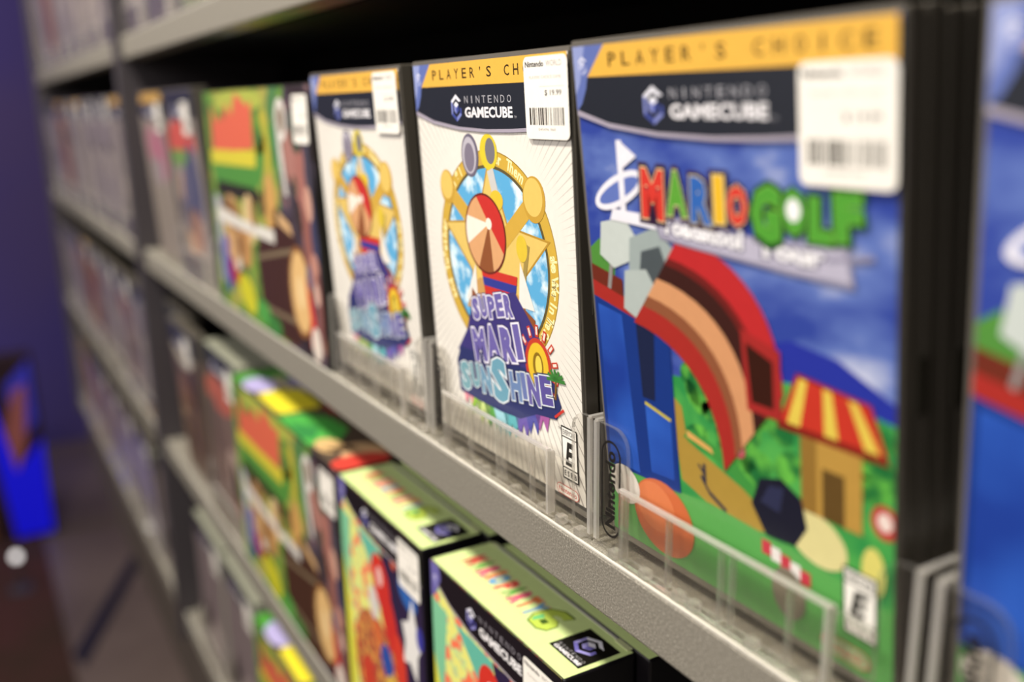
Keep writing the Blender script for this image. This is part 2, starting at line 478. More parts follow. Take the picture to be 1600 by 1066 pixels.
# ---- cover pictures
def art_sun():
    a = Art(2, 133, 3.5, 188)
    a.poly([(2, 3.5), (133, 3.5), (133, 188), (2, 188)], '#e6e1d8')
    a.up()
    cx, cy = 69, 102
    for k in range(132):
        t = 2 * math.pi * k / 132
        d = 0.0050
        r0, r1 = 57, 145
        a.poly([(cx + r0 * math.cos(t), cy + r0 * math.sin(t)), (cx + r1 * math.cos(t - d), cy + r1 * math.sin(t - d)), (cx + r1 * math.cos(t + d), cy + r1 * math.sin(t + d))], '#a39b95', False)
    a.poly([(2, 3.5), (133, 3.5), (133, 5.2), (2, 5.2)], '#3c3a38')
    # gold ring round a splash of water
    a.ell(cx, cy, 51.5, 48.5, '#9a7c2a', n=64)
    a.ell(cx, cy, 51, 48, '#cda843', n=64)
    arc_word(a, 'Mingle', cx, cy, 45.9, 42.9, 150, 118, 4.9, '#fbeeb0')
    arc_word(a, 'er Them All', cx, cy, 45.9, 42.9, 84, 44, 4.9, '#fbeeb0')
    arc_word(a, 'ake Water In The Sunshine', cx, cy, 45.9, 42.9, 10, -52, 4.9, '#fbeeb0')
    arc_word(a, 'and Together', cx, cy, 45.9, 42.9, 212, 165, 4.9, '#fbeeb0')
    a.ell(cx, cy, 45, 42, '#5f5434', n=64)
    a.ell(cx, cy, 43.4, 40.6, WATER, n=64)
    # plain five pointed star
    for sc, col in ((1.0, '#b58c35'), (0.95, '#dfc06a')):
        P = []
        for k in range(10):
            t = math.radians(90 + 36 * k); r = (49 if k % 2 == 0 else 23) * sc
            P.append((cx + r * math.cos(t), 101 + r * .95 * math.sin(t)))
        a.up()
        for k in range(10): a.poly([(cx, 101), P[k], P[(k + 1) % 10]], col, False)
    for bx, by, r in ((28, 132, 7.2), (104.5, 131.5, 8.6)):
        a.line((bx, by), (cx, 105), 8, '#cda544')
        a.ell(bx, by, r, r * 1.12, '#c39a3c'); a.ell(bx - .6, by + .9, r * .84, r * .92, '#e2c066')
    # plain round shapes above the ring
    a.ell(69.5, 149.5, 7.6, 7.8, '#d9c636'); a.ell(71, 150, 4.2, 5.6, '#77747a')
    a.ell(52.5, 147.5, 7.8, 9.6, '#6c6678'); a.ell(52, 147.5, 6.4, 8.2, '#b9b4bf'); a.ell(52, 146.6, 4.6, 6.4, '#7e7687')
    a.line((70, 142), (74, 130), 5.5, '#c9c7c4'); a.ell(74, 129, 5.6, 4.4, '#e2bf3a')
    # beach still life: a big segmented ball above a tapered bucket
    a.line((98, 112), (90, 84), 3.0, '#a08a4c'); a.ell(93, 110, 4.4, 5.8, '#dcbf3d')
    a.poly([(40, 76), (98, 76), (90, 88), (80, 92), (54, 92), (48, 88)], '#c79a5c')
    a.poly([(40, 80), (51, 98), (51, 80)], '#e9e4dd'); a.poly([(88, 84), (101, 84), (91, 104)], '#e9e4dd')
    a.poly([(46, 86), (54, 80), (50, 74), (44, 78)], '#8c5230'); a.poly([(92, 84), (101, 80), (99, 72), (92, 76)], '#8c5230')
    a.poly([(56, 97), (88, 97), (82, 72), (62, 72)], '#363d92')
    a.poly([(56, 97), (88, 97), (87.2, 93), (57, 93)], '#c8392f')
    a.poly([(57.8, 89), (86.2, 89), (85.2, 84), (59, 84)], '#c8392f', False)
    a.ell(62, 113, 18.4, 18.4, '#6b2a20', n=48)
    hub = (66, 118)
    seg = ['#c5342e', '#c5342e', '#d8a272', '#f0e6d8', '#d8a272', '#8c5230', '#d8a272', '#c5342e']
    a.up()
    for k, c in enumerate(seg):
        P = [hub]
        for q in range(7):
            t = math.radians(20 + 45 * k + 45 * q / 6)
            P.append((62 + 17.4 * math.cos(t), 113 + 17.4 * math.sin(t)))
        a.poly(P, c, False)
    a.ell(66, 118, 2.6, 2.6, '#f0e6d8')
    # title
    for k, (col, x, y, ln) in enumerate((('#8fbf3d', 42, 27, 15), ('#c9dc8a', 50, 25, 17), ('#5ba04a', 58, 24, 14), ('#9ed0dc', 67, 24, 16), ('#5fb0b8', 76, 25, 15), ('#6a58a6', 86, 28, 16), ('#4f4fa0', 95, 32, 14), ('#a35a9c', 103, 35, 12), ('#e08c9a', 35, 29, 11))):
        a.poly([(x - 8, y + 6), (x + 7, y + 8), (x + 3, y - ln * .35), (x, y + 1), (x - 3, y - ln * .45)], col, up=(k % 3 == 0))
    a.poly([(27, 52), (38, 64), (46, 80), (85, 90), (104, 72), (112, 52), (104, 40), (60, 36)], '#3f3878')
    a.poly([(26, 30), (25, 46), (30, 54), (44, 54), (60, 62), (78, 66), (84, 56), (112, 58), (118, 46), (114, 39), (98, 37), (84, 31), (66, 29.5), (44, 29.5)], '#2f3568')
    a.ell(101.5, 60, 10.5, 12.5, '#c2402f')
    for k in range(9):
        t = math.radians(-40 + 26 * k)
        a.line((101.5 + 11 * math.cos(t), 60 + 13 * math.sin(t)), (101.5 + 15.5 * math.cos(t), 60 + 18.5 * math.sin(t)), 2.6, '#c2402f', up=(k == 0))
    for k in range(9):
        t = math.radians(-40 + 26 * k)
        a.line((101.5 + 12 * math.cos(t), 60 + 14 * math.sin(t)), (101.5 + 14.8 * math.cos(t), 60 + 17.6 * math.sin(t)), 1.3, '#f1ddd0', up=(k == 0))
    a.ell(101.5, 60, 8.2, 10.4, '#e2bd35'); a.ell(101.5, 60, 4.2, 6.2, '#8a6a1e'); a.ell(101.9, 60.2, 2.6, 4.6, '#e9cf55')
    chunky(a, 'SUPER', 45.5, 70.5, 39, 10.5, '#6c62a6', '#ece9f3', '#3b3468', rot=12, o1=0.05, o2=0.085, wob=.3)
    chunky(a, 'MARI', 44.5, 50.0, 47, 16.0, '#6c62a6', '#ece9f3', '#3b3468', rot=12, o1=0.045, o2=0.08, wob=.5)
    chunky(a, 'SUNSHINE', 28, 32, 86, 14.5, '#86aebc', '#e6edf0', '#2d335c', rot=7.5, o1=0.032, o2=0.07, wob=.5, sizes=[1, .85, .95, 1.45, .95, .85, .95, .9],
           cols=['#76a3ae', '#76a3ae', '#7099b4', '#6c9fb4', '#6c86b2', '#6a78ae', '#675fa2', '#5c5298'])
    # palm and seal
    a.line((114, 48), (115, 57), 1.4, '#7a5a2c')
    a.up()
    for k in range(7):
        t = math.radians(15 + 27 * k)
        a.line((115, 57), (115 + 7 * math.cos(t), 57 + 5.6 * math.sin(t) - 1), 1.6, '#3f7d3a', False)
    a.line((113, 40), (120, 45), 1.2, '#c8392f')
    a.text('TM', 115, 35.6, 2.2, 1.1, '#3c3a38')
    rating(a)
    pill(a, 112.0, 128.6, 5.6, 10.6, '#c74a3c', '#eeeae2', 0.35)
    header(a)
    return a

def art_golf():
    a = Art(2, 133.5, 3.5, 188)
    a.poly([(2, 3.5), (133.5, 3.5), (133.5, 188), (2, 188)], SKY)
    # hills, bushes, course
    a.poly([(70, 84), (84, 98), (98, 102), (115, 100), (133.5, 92), (133.5, 84)], '#26329a')
    a.poly([(40, 3.5), (133.5, 3.5), (133.5, 86), (118, 88), (98, 89), (86, 88), (70, 82), (42, 78)], GRASS)
    a.poly([(8, 122), (2, 118), (2, 96), (14, 98), (16, 112)], '#4f8a3a')
    a.up()
    random.seed(3)
    for k in range(26):
        x = random.uniform(52, 96); y = 80 - (x - 52) * .22 + random.uniform(-20, 4)
        a.ell(x, y, random.uniform(3, 7), random.uniform(3, 6), BUSH, random.uniform(0, 90), up=(k % 6 == 0), n=14)
    for k in range(10):
        a.ell(random.uniform(115, 132), random.uniform(62, 84), random.uniform(4, 8), random.uniform(3, 6), BUSH, up=(k % 5 == 0), n=14)
    a.poly([(42, 72), (48, 68), (50, 56), (80, 46), (88, 36), (70, 32), (46, 40)], '#a98a3c')
    a.poly([(48, 57), (66, 53), (84, 43), (92, 44), (70, 57), (52, 61)], '#3f8f3f')
    a.poly([(50, 60), (62, 57), (63, 55), (50, 57.5)], '#d8a45c')
    a.line((56, 45), (60, 40), 1.2, '#3a3640'); a.line((60, 40), (68, 36), 1.6, '#3a3640'); a.line((58, 50), (58, 43), 1.6, '#3a3640'); a.line((55, 49), (58, 46), 1.0, '#3a3640')
    a.poly([(2, 3.5), (133.5, 3.5), (133.5, 30), (100, 34), (60, 36), (40, 34), (2, 34)], '#56a04f')
    a.ell(106, 42, 12, 8.5, '#d9cf92', rot=-14)
    a.ell(130.5, 57, 4.6, 5.2, '#b8443c'); a.ell(130.5, 57.2, 2.4, 2.8, '#e8d5cc')
    a.ell(75, 61, 3.0, 3.2, '#b8525c'); a.ell(75, 61.2, 1.5, 1.6, '#e8d5cc')
    # plain kiosk with a striped red roof
    a.poly([(101, 77), (123, 77), (123, 50), (101, 50)], '#b58d42')
    a.poly([(101, 77), (107, 77), (107, 50), (101, 50)], '#8f6c30')
    a.poly([(109, 66), (117, 66), (117, 50), (109, 50)], '#5f4722')
    a.poly([(92, 74), (132, 74), (126, 90), (100, 93)], '#7d1f18')
    a.poly([(93, 76.4), (131, 76.4), (125.4, 89.4), (100.4, 92)], '#c03526')
    a.up()
    for x in (0, 14, 28):
        a.poly([(96 + x, 76.4), (101 + x, 76.4), (104 + x * .62, 91.2 - x * .07), (101 + x * .62, 91.6 - x * .07)], '#dcc250', False)
    # dark angular boulder, small striped ribbon in the grass
    a.poly([(80, 44), (84, 54), (93, 57), (101, 53), (103, 44), (98, 36), (86, 35)], '#191b2b')
    a.poly([(84, 46), (88, 53), (94, 54), (92, 45)], '#2b2f4c')
    for k in range(5):
        a.poly([(84 + 4 * k, 33 - k), (88 + 4 * k, 33 - k), (88 + 4 * k, 28 - k), (84 + 4 * k, 28 - k)], '#c03a48' if k % 2 == 0 else '#e2dcd8', up=(k == 0))
    # golf bag: blue body with side pocket, grey club heads above, folded striped towel beside it
    a.poly([(2, 100), (44, 92), (45, 34), (2, 32)], '#17357f')
    a.poly([(4, 97), (18, 95), (22, 34), (4, 34)], BAG)
    a.poly([(28, 64), (42, 61), (42, 38), (29, 37)], BAG); a.line((28, 64), (42, 61), 1.2, '#c7b73a')
    a.poly([(26, 94), (36, 92.5), (34, 66), (27, 66)], '#1a2342')
    a.poly([(2, 106), (46, 97), (46, 91), (2, 100)], '#a42c26'); a.poly([(2, 112), (20, 108.4), (20, 102), (2, 106)], '#6a2a1c')
    a.line((12, 104), (18, 128), 2.0, '#8d8a88'); a.line((30, 100), (36, 124), 2.0, '#8d8a88'); a.line((38, 98), (46, 114), 2.0, '#8d8a88')
    a.poly([(8, 116), (10, 128), (24, 131), (30, 124), (26, 116), (16, 112)], '#c2cac6')
    a.poly([(24, 108), (26, 124), (40, 129), (50, 122), (48, 110), (36, 104)], '#9aa6a5')
    a.poly([(30, 110), (32, 120), (42, 123), (46, 114), (38, 107)], '#4a5256')
    a.poly([(20, 98), (22, 112), (34, 114), (40, 106), (36, 97), (28, 95)], '#aeb8b5')
    # towel: parallel folded bands
    def band(d0, d1, c):
        B = [(50, 125), (78, 122), (92, 106), (93, 82)]
        P = [tuple((1 - q) ** 3 * B[0][k] + 3 * q * (1 - q) ** 2 * B[1][k] + 3 * q * q * (1 - q) * B[2][k] + q ** 3 * B[3][k] for k in (0, 1)) for q in [i / 12 for i in range(13)]]
        Q = []
        for d in (d0, d1):
            Q.append([(x - d * .62, y - d * .78) for x, y in P])
        for i in range(12):
            a.poly([Q[0][i], Q[0][i + 1], Q[1][i + 1], Q[1][i]], c, False)
    a.up()
    band(-3, 7, '#b82a2c'); band(7, 10, '#6b1f1c'); band(10, 17, '#3a1c18'); band(17, 26, '#cf9468'); band(26, 31, '#8a5236'); band(31, 40, '#a42c26')
    a.poly([(78, 102), (94, 98), (94, 76), (80, 76)], '#a02a28'); a.poly([(80, 98), (91, 94), (91, 79), (82, 79)], '#35170f')
    a.ell(34, 20, 17, 15, '#c9683c'); a.ell(30, 23, 11, 10, '#d67a4c')
    a.ell(12, 26, 9, 8, '#ded6cc')
    a.ell(95, 18, 7, 9, '#7f7768'); a.ell(127, 40, 4, 8, '#d8cf70')
    # title
    sw = '#e9e7f0'
    a.up()
    a.line((24, 130), (24, 157), 3.0, sw); a.poly([(24, 157), (24, 147), (33, 152)], sw)
    a.ell(22, 140, 15, 5.2, sw, 22); a.ell(22, 140, 12.2, 3.0, '#5f73b8', 22); a.line((24, 136), (24, 157), 3.0, sw)
    a.poly([(16, 129.5), (40, 128.5), (60, 128.2), (60, 131.5), (38, 133), (18, 133.5)], sw)
    a.poly([(36, 134.5), (84, 131), (110, 131.5), (119, 131.5), (121, 121), (100, 121.6), (62, 124), (43, 125.5), (40, 131)], '#8e8aa0')
    a.poly([(37.5, 134), (84, 130.4), (110, 130.6), (118, 130.6), (119.6, 122.2), (100, 122.8), (62, 125), (44, 126.6), (41.4, 131.6)], '#b5b1c4')
    a.line((112, 127.5), (127, 130), 1.4, '#8e8aa0')
    for off, col in ((0.07, '#504c66'), (0.0, '#f2f0f4')):
        a.text('Toadstool', 43.5, 127.6, 37, 6.0, col, off=off, rot=-2.2, bold=0.05)
        a.text('Tour', 86, 125.4, 25, 5.8, col, off=off, rot=-1.0, bold=0.05, up=False)
    chunky(a, 'MARIO', 33.5, 133.5, 50, 14.5, None, '#e4d8a0', '#3a2440', rot=-1.0, cols=['#d0392f', '#5a9e36', '#2f62b0', '#e6b52c', '#d0392f'], o1=.02, o2=.09, wob=.5, sizes=[1.15, 1, 1, 1, .85])
    chunky(a, 'GOLF', 84, 132.0, 40, 13.0, '#4f9a33', '#76b848', '#1f4a1c', rot=.6, o1=.02, o2=.09, wob=.6, sizes=[1.25, .95, .9, 1.0])
    a.ell(100.5, 140, 2.6, 3.2, '#f0eef0')
    rating(a, 116.5, 16.5, 12, 22)
    pill(a, 108, 126, 6.2, 12.4, '#d0605a', '#8fb98a', 0.5)
    header(a, x1=133.5, band='#e3b04a')
    return a

def art_blank(base, bands, choice, seed, white=False, accents=()):
    """cover of an unreadable, out of focus case"""
    random.seed(seed)
    a = Art(2, 133, 3.5, 188)
    a.poly([(2, 3.5), (133, 3.5), (133, 188), (2, 188)], base)
    for (x, y, rx, ry, c, rot) in accents: a.ell(x, y, rx, ry, c, rot, n=16)
    for k, c in enumerate(bands):
        a.ell(random.uniform(25, 110), random.uniform(30, 140), random.uniform(12, 34), random.uniform(14, 34), c, random.uniform(0, 90), n=14, up=(k % 3 == 0))
    a.poly([(2, 188), (133, 188), (133, 162), (104, 159.6), (70, 158.6), (45, 159.4), (20, 162), (2, 166)], '#2a2c36' if not white else '#4a4650')
    if choice: a.poly([(20, 188), (133, 188), (133, 177.8), (9.5, 177.8)], '#c49a48')
    cube_mark(a, 43.8, 168.2, 6.0)
    a.text('NINTENDO', 51.8, 170.2, 40, 3.1, '#a7a6ad')
    a.text('GAMECUBE', 51.6, 164.0, 41.0, 4.6, '#e9e6ea', bold=0.035, up=False)
    return a

def art_jungle():
    """wide drum-set carton: printed front 287 x 187"""
    a = Art(1, 286, 1, 186)
    a.poly([(1, 1), (286, 1), (286, 186), (1, 186)], JUNGLE)
    a.poly([(205, 1), (286, 1), (286, 186), (232, 186), (215, 150), (205, 100)], DARKJ)
    a.poly([(196, 186), (216, 186), (222, 140), (205, 120), (196, 150)], '#3f7a4a')
    # flame-topped red lettering block with yellow edge and green turf
    a.poly([(12, 136), (70, 134), (150, 138), (196, 142), (200, 166), (185, 158), (165, 120), (140, 108), (14, 108)], '#4f8a3a')
    a.poly([(10, 138), (150, 141), (156, 148), (150, 128), (12, 126)], '#cfc239')
    a.poly([(170, 168), (186, 172), (192, 140), (184, 118), (174, 130), (178, 150)], '#b5a93a')
    a.ell(110, 178, 70, 9, '#a8b04a'); a.ell(205, 172, 16, 14, '#4f7a46')
    a.poly([(20, 138), (24, 176), (40, 160), (52, 168), (62, 162), (76, 178), (90, 166), (104, 184), (122, 180), (136, 174), (150, 178), (148, 142), (90, 139)], '#d4654a')
    a.poly([(24, 112), (140, 112), (160, 108), (178, 122), (180, 108), (140, 100), (20, 100)], '#2c2a1c')
    # drum skins and timber barrels (plain stand-ins)
    a.poly([(10, 100), (30, 96), (26, 60), (34, 20), (14, 24)], '#b7b2c2')
    a.ell(64, 78, 30, 24, '#c9a06c'); a.ell(70, 84, 18, 14, '#8a6238'); a.ell(120, 86, 17, 20, '#dcc08c'); a.ell(100, 62, 20, 18, '#b98a54')
    a.ell(36, 40, 15, 26, '#47479a'); a.ell(60, 38, 16, 14, '#a8352c'); a.ell(72, 46, 10, 8, '#dcd2c4')
    a.ell(60, 52, 18, 7, '#caa070')
    a.ell(184, 92, 16, 34, '#c89a58', 8); a.ell(196, 94, 10, 8, '#5d4a28')
    a.poly([(134, 62), (146, 78), (224, 96), (238, 80), (240, 16), (226, 3), (160, 3), (140, 14)], '#43291e')
    a.up()
    for k in range(5): a.line((148 + 18 * k, 8), (154 + 16 * k, 84), 2.2, '#2d1a13', False)
    a.line((136, 58), (240, 76), 4, '#7a6a52'); a.line((140, 20), (240, 22), 4, '#7a6a52', False)
    # pale drum skin in front of the barrel
    a.ell(240, 46, 25, 33, '#8a5a30', 4); a.ell(240, 46, 21, 29, '#dcb478', 4); a.ell(240, 46, 8, 12, '#e6c792', 4)
    a.poly([(196, 100), (226, 92), (230, 84), (200, 90)], '#cfa878')
    a.ell(96, 22, 26, 15, '#c9c428', -14); a.ell(140, 14, 20, 10, '#4f9a44'); a.ell(170, 8, 18, 8, '#3c7a38')
    a.poly([(252, 60), (266, 40), (274, 8), (256, 10), (258, 30)], '#cf3b30')
    a.ell(268, 14, 10, 12, '#ddd0c4')
    a.poly([(12, 84), (16, 90), (96, 84), (186, 84), (186, 74), (96, 75), (14, 77)], '#d8d4cc')
    # pink and slate shapes on the right
    for x, y, rx, ry, c, r in ((236, 140, 13, 20, '#a5746a', 20), (258, 122, 12, 28, '#a06a60', 4), (276, 132, 10, 26, '#4a4652', 0), (264, 88, 10, 20, '#8f5c52', 0), (280, 92, 9, 22, '#3e3f58', 0), (274, 66, 9, 12, '#b88474', 0), (280, 40, 6, 26, '#7d4f4a', 0), (246, 100, 8, 12, '#3a302c', 0)):
        a.ell(x, y, rx, ry, c, r, up=True)
    for x, y, rx, ry, c in ((252, 158, 12, 16, '#3c4a3a'), (282, 160, 6, 24, '#2a2622'), (270, 110, 7, 12, '#c99a86'), (262, 60, 6, 9, '#5a5470'), (244, 120, 5, 8, '#5a5040'), (276, 50, 5, 8, '#d8b0a0'), (284, 110, 3, 40, '#1d1a1a'), (44, 94, 12, 6, '#5a4630'), (84, 62, 9, 10, '#7a5230'), (132, 92, 7, 12, '#9a7044'), (160, 100, 10, 8, '#6a5a30')):
        a.ell(x, y, rx, ry, c, 10)
    # pale hook shape
    for r, c in ((13, '#d5d0c8'), (7.5, '#7d6a55')): a.ell(222, 164, r, r * 1.15, c)
    a.poly([(209, 164), (216, 164), (222, 140), (228, 112), (220, 112), (212, 140)], '#cfc9c2')
    return a

def art_jungle_top():
    a = Art(1, 286, 1, 89)
    a.poly([(1, 1), (286, 1), (286, 89), (1, 89)], '#5a4c40')
    a.poly([(1, 1), (60, 1), (60, 89), (1, 89)], '#4f9a3c')
    a.ell(48, 15, 26, 15, '#b7aede'); a.ell(66, 46, 26, 15, '#7d78b4')
    a.ell(50, 34, 22, 5, '#cbbf9c')
    a.rr(74, 142, 4, 42, 8, '#eedf38')
    a.ell(150, 56, 26, 14, '#a33a30')
    a.poly([(146, 1), (226, 1), (232, 22), (206, 40), (170, 36), (150, 22)], '#52b04e')
    a.poly([(166, 4), (190, 22), (214, 10), (208, 1)], '#3a8a48')
    a.ell(234, 14, 17, 10, '#d7b27c'); a.ell(262, 30, 22, 16, '#d8b084'); a.poly([(238, 8), (252, 14), (256, 30), (244, 26)], '#3a2a22')
    a.ell(276, 22, 14, 22, '#d9473c')
    a.poly([(240, 54), (286, 50), (286, 89), (240, 89)], '#8f7a34')
    return a

def art_party():
    a = Art(1.5, 133.5, 1.5, 187)
    a.poly([(1.5, 1.5), (133.5, 1.5), (133.5, 187), (1.5, 187)], CONF)
    a.poly([(30, 162), (70, 160), (74, 140), (66, 118), (54, 110), (58, 138), (44, 150)], '#63b5a0')
    a.poly([(1.5, 165), (20, 162), (16, 130), (10, 90), (1.5, 80)], '#7fc49a')
    a.poly([(1.5, 130), (9, 110), (16, 60), (14, 1.5), (1.5, 1.5)], '#dcd94a')
    a.poly([(70, 160), (133.5, 163), (133.5, 1.5), (108, 1.5), (100, 60), (86, 104), (80, 136)], '#2a2040')
    a.ell(58, 60, 42, 48, CONF2, 12)
    # plain balloons, scarf and plush-white cushions standing in for the painted crowd
    a.ell(70, 136, 14, 20, '#cf3328', 22); a.ell(80, 116, 12, 24, '#c8302a', 24); a.ell(68, 140, 5, 7, '#e6b8b0')
    a.ell(112, 148, 14, 10, '#2d62ae', -22); a.ell(104, 158, 4, 4, '#d8a04c'); a.ell(92, 160, 4, 5, '#c85a3a')
    a.poly([(118, 148), (124, 130), (132, 122), (124, 112), (122, 92), (112, 102), (102, 98), (106, 114), (102, 126), (112, 130)], '#e6e3e0')
    a.ell(96, 92, 9, 20, '#d23c2c', 8); a.ell(74, 82, 10, 12, '#2c4ea0'); a.ell(56, 116, 8, 12, '#d8cfc8'); a.ell(60, 96, 9, 9, '#cf6a3c')
    a.ell(122, 84, 7, 7, '#b868a8'); a.ell(128, 126, 5, 8, '#3a3a9a')
    a.ell(86, 62, 16, 14, '#d8b04c'); a.ell(40, 50, 12, 18, '#c8422e'); a.ell(104, 50, 12, 14, '#4a9a4c')
    # header
    a.poly([(1.5, 187), (133.5, 187), (133.5, 162), (118, 161.2), (104, 160.6), (90, 160.6), (70, 161.5), (45, 163.5), (24, 168), (10, 174), (1.5, 180)], '#a59aa2')
    a.poly([(1.5, 187), (133.5, 187), (133.5, 163.4), (118, 162.6), (104, 162), (90, 162), (70, 163), (45, 165), (24, 169.6), (10, 175.6), (1.5, 182)], '#161219')
    a.poly([(1.5, 187), (12, 187), (14, 180), (8, 170), (1.5, 164)], '#6c66a8')
    cube_mark(a, 7, 177, 3.2, '#cfcbe6', '#a39fd0', '#837fbe')
    cube_mark(a, 49, 173.6, 6.4)
    a.spaced('NINTENDO', 57.5, 99, 176.4, 3.4, '#8d8890', 0.62)
    a.text('GAMECUBE', 57.5, 168.6, 42.0, 5.4, '#f0edee', bold=0.04)
    a.text('TM', 100.2, 168.4, 2.2, 1.1, '#a7a6ad', up=False)
    return a

def art_party_top():
    a = Art(2, 134.5, 0.5, 38.4)
    a.poly([(2, .5), (134.5, .5), (134.5, 38.4), (2, 38.4)], '#d2e59c')
    cols = ['#e0584a', '#6cb04c', '#e2607c', '#e8834a', '#5aa0cc']
    chunky(a, 'MARIO', 12.5, 14.2, 34, 13.4, None, '#f6f2d4', '#c07a4c', cols=cols, o1=.02, o2=.05, wob=.4)
    chunky(a, 'PARTY', 47.5, 14.0, 34, 13.6, None, '#f6f2d4', '#c07a4c', cols=['#e0584a', '#6cb04c', '#e2607c', '#e8834a', '#5aa0cc'], o1=.02, o2=.05, wob=.4)
    # faceted figure six
    out = [(96.5, 31.5), (88.5, 31.5), (82.5, 27), (81.5, 18), (85, 12.5), (93, 12), (97.5, 15), (97.5, 21), (93.5, 24), (88.5, 23.6), (89, 26), (92, 27.2), (95, 26.4)]
    a.poly([(x + (x - 90) * .09, y + (y - 21) * .09) for x, y in out], '#3f5a22')
    a.poly(out, '#b9cf55')
    a.poly([(84, 22), (88, 20), (86, 14), (83.5, 16)], '#6fbf7a')
    a.poly([(88, 16.4), (92, 16.2), (92.6, 19.6), (88.6, 19.9)], '#3f5a22')
    a.poly([(107.5, 9.8), (131.5, 9.8), (131.5, 33.4), (107.5, 33.4)], '#15130f')
    cube_mark(a, 119.5, 24.0, 7.6, '#e6e4f0', '#9a94d2', '#6a64ac', sx=1.05)
    a.spaced('NINTENDO', 109.4, 129.6, 13.7, 1.9, '#9a979a', 0.62)
    a.text('GAMECUBE', 109.3, 10.9, 20.6, 2.3, '#e9e6ea', bold=0.04)
    return a

def sticker_art(price='$ 19.99'):
    a = Art(-1, 40, -1, 40)
    a.poly(rrect(0, 30.5, 0, 31.2, 2.6), '#f4efe6')
    a.text('Nintendo', 1.3, 27.2, 13.2, 2.2, '#1d1a1a', bold=0.03)
    a.text('WORLD', 16.2, 27.2, 10.5, 2.2, '#8d8480', up=False)
    a.text('PLAYERS CHOICE GAME', 4, 22.8, 22, 1.1, '#9d948c', up=False)
    a.poly([(11, 19.8), (28, 19.8), (28, 19.95), (11, 19.95)], '#b8b0a8', False)
    a.text(price, 14.5, 16.2, 11.5, 2.4, '#2b2727', bold=0.01, up=False)
    random.seed(5)
    x = 3.0
    while x < 26.5:
        w = random.choice((.35, .35, .6, .9, 1.2))
        a.poly([(x, 5.4), (x + w, 5.4), (x + w, 12), (x, 12)], '#2a241c', False)
        x += w + random.choice((.35, .5, .8, 1.1))
    a.text('045496 960', 9, 3.2, 12, 1.1, '#8d8480', up=False)
    return a

# ------------------------------------------------------------------ builders
CACHE = {}
def cached(key, maker, name, parent, plane='front', origin=(0, 0, 0), backing=0.15):
    k = (key, plane, origin, backing)
    if k in CACHE:
        o = D.objects.new(name, CACHE[k]); COL.objects.link(o); o.parent = parent
        return o
    o = maker().build(name, parent, plane, origin, backing)
    CACHE[k] = o.data
    return o
def cached_mb(key, fn, name, parent, **kw):
    if key in CACHE:
        o = D.objects.new(name, CACHE[key]); COL.objects.link(o); o.parent = parent
        return o
    o = fn().build(name, parent, **kw)
    CACHE[key] = o.data
    return o

def shell():
    b = MB()
    b.box(0, 135, 0, 7.0, 0, 190, BLACKP)
    b.box(0, 135, 7.6, 14.6, 0, 190, BLACKP)
    b.box(0.8, 134.2, 6.0, 9.0, 0.8, 189.2, M('#15140f', 0.5))
    return b
def latch():
    b = MB()
    b.box(134.6, 135.5, 5.2, 9.4, 88, 104, M('#3a372f', 0.35))
    return b
def sleeve():
    b = MB()
    t = -0.12
    b.box(0.8, 134.2, t, 0.3, 187.9, 189.8, SLEEVE)
    b.box(0.6, 1.9, t, 0.3, 1.0, 188.0, SLEEVE)
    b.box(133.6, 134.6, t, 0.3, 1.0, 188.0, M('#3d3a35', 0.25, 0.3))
    b.box(0.8, 134.2, t, 0.3, 0.6, 3.4, SLEEVE)
    return b

def game_case(art_key, art_fn, loc, lean, yaw, label, group=None, sticker=True, st_pos=(103.6, 156.0), printed=True):
    t = empty('game_case', [c * MM for c in loc], (lean, 0, yaw))
    tag(t, label, 'game case', group)
    cached_mb('shell', shell, 'case_shell', t, bevel=0.7, seg=2)
    cached_mb('latch', latch, 'opening_latch', t)
    if printed:
        cached(art_key, art_fn, 'cover_sheet', t)
        cached_mb('sleeve', sleeve, 'clear_sleeve_edge', t)
    if sticker:
        cached('st', sticker_art, 'price_sticker', t, 'front', (st_pos[0], 0, st_pos[1]), 1.35)
    return t

HW = 147.0
def acry_body():
    b = MB()
    b.box(0, HW, 4.5, 74, 0.2, 2.0, CLEAR)
    for x in (0, HW - 2.0):
        b.box(x, x + 2.0, 6.5, 74, 2.0, 52, CLEAR)
    return b
def acry_tab_l():
    return MB().prism(rrect(0, 21, 0.2, 52, 8, corners=(0, 0, 1, 0)), 4.1, 5.8, CLEAR, EDGE)
def acry_tab_r():
    return MB().prism(rrect(HW - 13, HW, 0.2, 52, 8, corners=(0, 0, 0, 1)), 4.1, 5.8, CLEAR, EDGE)
def acry_pocket():
    b = MB()
    b.prism([(21, 1.5), (121, 1.5), (121, 30), (21, 30)], 0.6, 2.2, CLEAR, EDGE)
    b.box(21, 121, 0.5, 2.4, 29.8, 31.2, RAIL); b.box(119.6, 121, 0.5, 4.0, 2.0, 30.2, RAIL)
    return b
def acry_back():
    return MB().prism([(21, 1.5), (134, 1.5), (134, 28), (21, 28)], 4.1, 5.7, CLEAR, EDGE)
def logo_art():
    a = Art(-100, 100, -100, 100)
    r = 6.2
    # pill outline drawn as a ring, wordmark inside, read upwards
    P = rrect(-20, 20, -r, r, r - .01, 8); Q = rrect(-19, 19, -r + 1.1, r - 1.1, r - 1.11, 8)
    a.up(); n = len(P)
    for k in range(n):
        a.poly([P[k], P[(k + 1) % n], Q[(k + 1) % n], Q[k]], '#14120f', False)
    a.text('Nintendo', -16, -3.0, 32, 6.4, '#14120f', bold=0.035)
    a.v = [(-y, x, z) for x, y, z in a.v]
    return a
